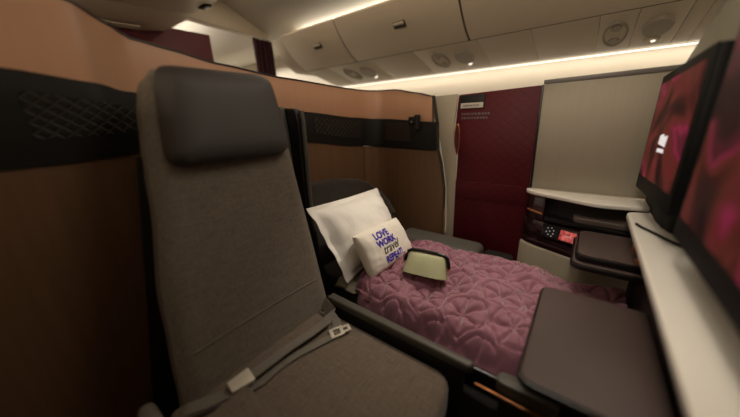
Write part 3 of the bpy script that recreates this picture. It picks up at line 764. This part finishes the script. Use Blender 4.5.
# ------------------------------------------------------------------ PILLOWS
def cushion(A, Bq, C, D, T_, flange=0, pin=.04, p=2.2, q=.6, seed=1, wr=.006, nu=44, nv=34, back=1.0):
    """A bottom-left, B bottom-right, C top-right, D top-left; returns mesh and front surface"""
    A, Bq, C, D = map(Vector, (A, Bq, C, D))
    N = (Bq-A).cross(D-A).normalized()
    if N.x < 0: N = -N
    def base(u, v):
        pu = pin*4*v*(1-v); pv = pin*4*u*(1-u)
        uu = u+(.5-u)*2*pu*abs(2*u-1)**2*.5; vv = v+(.5-v)*2*pv*abs(2*v-1)**2*.5
        return A*(1-uu)*(1-vv)+Bq*uu*(1-vv)+C*uu*vv+D*(1-uu)*vv
    def hgt(u, v):
        a = (u-flange)/(1-2*flange); c = (v-flange)/(1-2*flange)
        if a <= 0 or a >= 1 or c <= 0 or c >= 1: return 0
        return ((1-abs(2*a-1)**p)*(1-abs(2*c-1)**p))**q
    def F(u, v, s=1):
        h = hgt(u, v); w = noise.noise(Vector((u*5+seed, v*4, s*3)))*wr*(.3+h)+noise.noise(Vector((u*13+seed, v*11, s)))*wr*.5
        fl = 0
        if h == 0 or flange == 0 and (u in (0, 1) or v in (0, 1)): fl = .003*math.sin((u+v)*13+seed)+.002*math.sin((u-v)*29)
        if flange == 0: fl = 0
        return base(u, v)+N*(s*(h*T_*(1 if s > 0 else back)+ .0015)+fl+(w if h > 0 else 0)*s)
    t = bmesh.new()
    G = [[[t.verts.new(F(i/nu, j/nv, s)) for j in range(nv+1)] for i in range(nu+1)] for s in (1, -1)]
    for i in range(nu):
        for j in range(nv):
            g = G[0]; t.faces.new((g[i][j], g[i+1][j], g[i+1][j+1], g[i][j+1]))
            g = G[1]; t.faces.new((g[i][j], g[i][j+1], g[i+1][j+1], g[i+1][j]))
    for i in range(nu):
        for j in (0, nv): t.faces.new((G[0][i][j], G[0][i+1][j], G[1][i+1][j], G[1][i][j]))
    for j in range(nv):
        for i in (0, nu): t.faces.new((G[0][i][j], G[0][i][j+1], G[1][i][j+1], G[1][i][j]))
    return t, F, N
t, F, N = cushion((-.668, .700, .528), (-.745, 1.205, .535), (-.850, 1.165, .796), (-.805, .645, .833), .088, flange=.065, pin=.03, wr=.008, seed=4, q=.5)
tag(link('pillow', t, M['cotton']), 'large white cotton pillow with flanged edge leaning on the head shell', 'pillow')

small = thing('travel_cushion', 'small ivory cushion printed with blue and black words, leaning on the pillow', 'cushion', (-.6, .92, .53))
t, F, N = cushion((-.590, .750, .546), (-.575, 1.052, .555), (-.665, 1.052, .698), (-.655, .728, .722), .040, flange=0, pin=.02, p=3.5, q=.42, wr=.004, seed=9)
link('cover', t, M['ivory'], small)
def ctext(body, size, u, v, m, shear=0, off=.0, squash=1):
    t = textmesh(body, size, extr=.0003, shear=shear, offset=off)
    bmesh.ops.subdivide_edges(t, edges=[e for e in t.edges if e.calc_length() > .006], cuts=2)
    bmesh.ops.triangulate(t, faces=t.faces)
    W_, H_ = .31, .18
    for vv in t.verts:
        uu = u+vv.co.x*squash/W_; vq = v+vv.co.y/H_; vv.co = F(uu, vq)+N*(.0012+vv.co.z)
    link('lettering', t, m, small, smooth=False)
ctext('LOVE', .039, .39, .755, M['blue'], off=.0017, squash=.95)
ctext('WORK', .039, .42, .565, M['blue'], off=.0017, squash=.95)
ctext('travel', .052, .455, .375, M['ink'], shear=.4, off=.0006, squash=.9)
ctext('REPEAT!', .039, .475, .165, M['blue'], off=.0017, squash=.82)

# ------------------------------------------------------------------ AMENITY POUCH
pc = Vector((-.418, .868, .567)); dirp = Vector((1, .17, .0)).normalized(); up = Vector((-.03, .34, 1)).normalized(); nrm = dirp.cross(up).normalized()
if nrm.y > 0: nrm = -nrm
pouch = thing('amenity_pouch', 'pale sage green clasp pouch with black frame resting on the pink blanket', 'pouch', pc)
def fp_(u, v, s):
    w = (.088*(1-v)**.7+.078*(1-(1-v)**.7)) if v < 1 else .078
    w = .088-.017*v
    uu = (u-.5)*2
    edge = (1-abs(uu)**4)
    h = .080*v
    th = (.034*(1-v)**.6+.006)*edge**.5 + .0015
    x = uu*w
    th *= 1+.06*math.sin(uu*5+2)*v
    return pc+dirp*x+up*(h+.002)+nrm*(s*th)
t = bmesh.new(); nu, nv = 30, 18
G = [[[t.verts.new(fp_(i/nu, j/nv, s)) for j in range(nv+1)] for i in range(nu+1)] for s in (1, -1)]
for g in G:
    for i in range(nu):
        for j in range(nv): t.faces.new((g[i][j], g[i+1][j], g[i+1][j+1], g[i][j+1]))
for i in range(nu):
    for j in (0, nv): t.faces.new((G[0][i][j], G[0][i+1][j], G[1][i+1][j], G[1][i][j]))
for j in range(nv):
    for i in (0, nu): t.faces.new((G[0][i][j], G[0][i][j+1], G[1][i][j+1], G[1][i][j]))
link('body', t, M['sage'], pouch)
b = B()
fr = [(-.086, .040), (-.083, .062), (-.076, .080), (-.060, .089), (-.02, .091), (.03, .090), (.062, .087), (.077, .077), (.084, .058), (.087, .038)]
tube(b, [pc+dirp*a+up*c+nrm*.004 for a, c in fr], .0065, 8); tube(b, [pc+dirp*a+up*(c-.001)-nrm*.007 for a, c in fr], .0055, 8); link('clasp_frame', b, M['black'], pouch)
for sx in (-1, 1):
    b = B(); tube(b, [pc+dirp*(sx*.087)+up*.042+nrm*.008, pc+dirp*(sx*.087)+up*.033+nrm*.008], [.005, .004], 10); link('hinge_pin', b, M['copper'], pouch)

# ------------------------------------------------------------------ LIGHTS
def area(name, loc, rot, sx, sy, power, col=(1, .82, .62)):
    l = bpy.data.lights.new(name, 'AREA'); l.shape = 'RECTANGLE'; l.size = sx; l.size_y = sy; l.energy = power; l.color = col
    o = bpy.data.objects.new(name, l); COL.objects.link(o); o.location = loc; o.rotation_euler = rot; return o
b = B(); box(b, -6, 2.2, -2.595, -2.55, 1.47, 1.50); struct(link('trim_4', b, M['strip'], smooth=False))
b = B(); box(b, -1.05, .33, -.50, -.46, 0, 1.30, .01); struct(link('wall_unseen_shade', b, M['brown']))  # unseen near-side wall, added to keep light off the lower seat and panel
area('aisle_ceiling_light', (-.6, 1.50, 2.15), (0, 0, 0), 3.6, .25, 20)
area('near_side_light', (-.6, -2.45, 1.55), (math.radians(97), 0, 0), 4.5, .25, 44)
area('centre_ceiling_light', (-.10, .70, 1.785), (0, 0, 0), .5, .3, 3.2, (1, .88, .74))
area('sidewall_cove_light', (-.3, 2.40, 1.466), (math.radians(12), 0, 0), 4.4, .03, 5.5, (1, .86, .70))
area('bin_top_cove_light', (-.3, 2.02, 1.89), (math.radians(160), 0, 0), 4.0, .04, 11, (1, .88, .72))
area('rear_cabin_light', (-4.0, 1.4, 2.15), (0, 0, 0), 1.6, .5, 130, (1, .92, .8))
def spot(name, loc, tgt, power, ang, rad, col=(1, .87, .72)):
    l = bpy.data.lights.new(name, 'SPOT'); l.energy = power; l.spot_size = math.radians(ang); l.spot_blend = .8; l.shadow_soft_size = rad; l.color = col
    o = bpy.data.objects.new(name, l); COL.objects.link(o); o.location = loc
    o.rotation_euler = (Vector(tgt)-Vector(loc)).to_track_quat('-Z', 'Y').to_euler()
spot('bed_fill_spot', (-.20, 1.30, 1.95), (-.50, .98, .5), 34, 52, .04)  # added spot without a fixture, brightens pillow and bed from the far side
spot('ledge_fill_spot', (-.05, .25, 1.78), (.24, .85, .78), 12, 55, .05)  # added fill, no lamp modelled here; lifts the white ledge
w = bpy.data.worlds.new('World'); S.world = w; w.use_nodes = True
w.node_tree.nodes['Background'].inputs[0].default_value = (.9, .75, .6, 1); w.node_tree.nodes['Background'].inputs[1].default_value = .02

# ------------------------------------------------------------------ CAMERA
FPX = 277.857
cam = bpy.data.cameras.new('Camera'); co = bpy.data.objects.new('Camera', cam); COL.objects.link(co)
cam.sensor_fit = 'HORIZONTAL'; cam.sensor_width = 36; cam.lens = 36*FPX/740
R = Matrix(((.79677178, -.16040274, .58260252), (.60328467, .26647328, -.75169116), (-.03467468, .95040147, .3090869)))
co.matrix_world = Matrix.Translation((0, 0, 1.15)) @ R.to_4x4()
cam.clip_start = .02
cam.dof.use_dof = True; cam.dof.focus_distance = 1.2
cam.dof.aperture_fstop = (cam.lens/1000)/.020
S.camera = co
S.view_settings.view_transform = 'Standard'; S.view_settings.look = 'None'
S.view_settings.gamma = 1; S.view_settings.use_curve_mapping = False
S.view_settings.exposure = 0
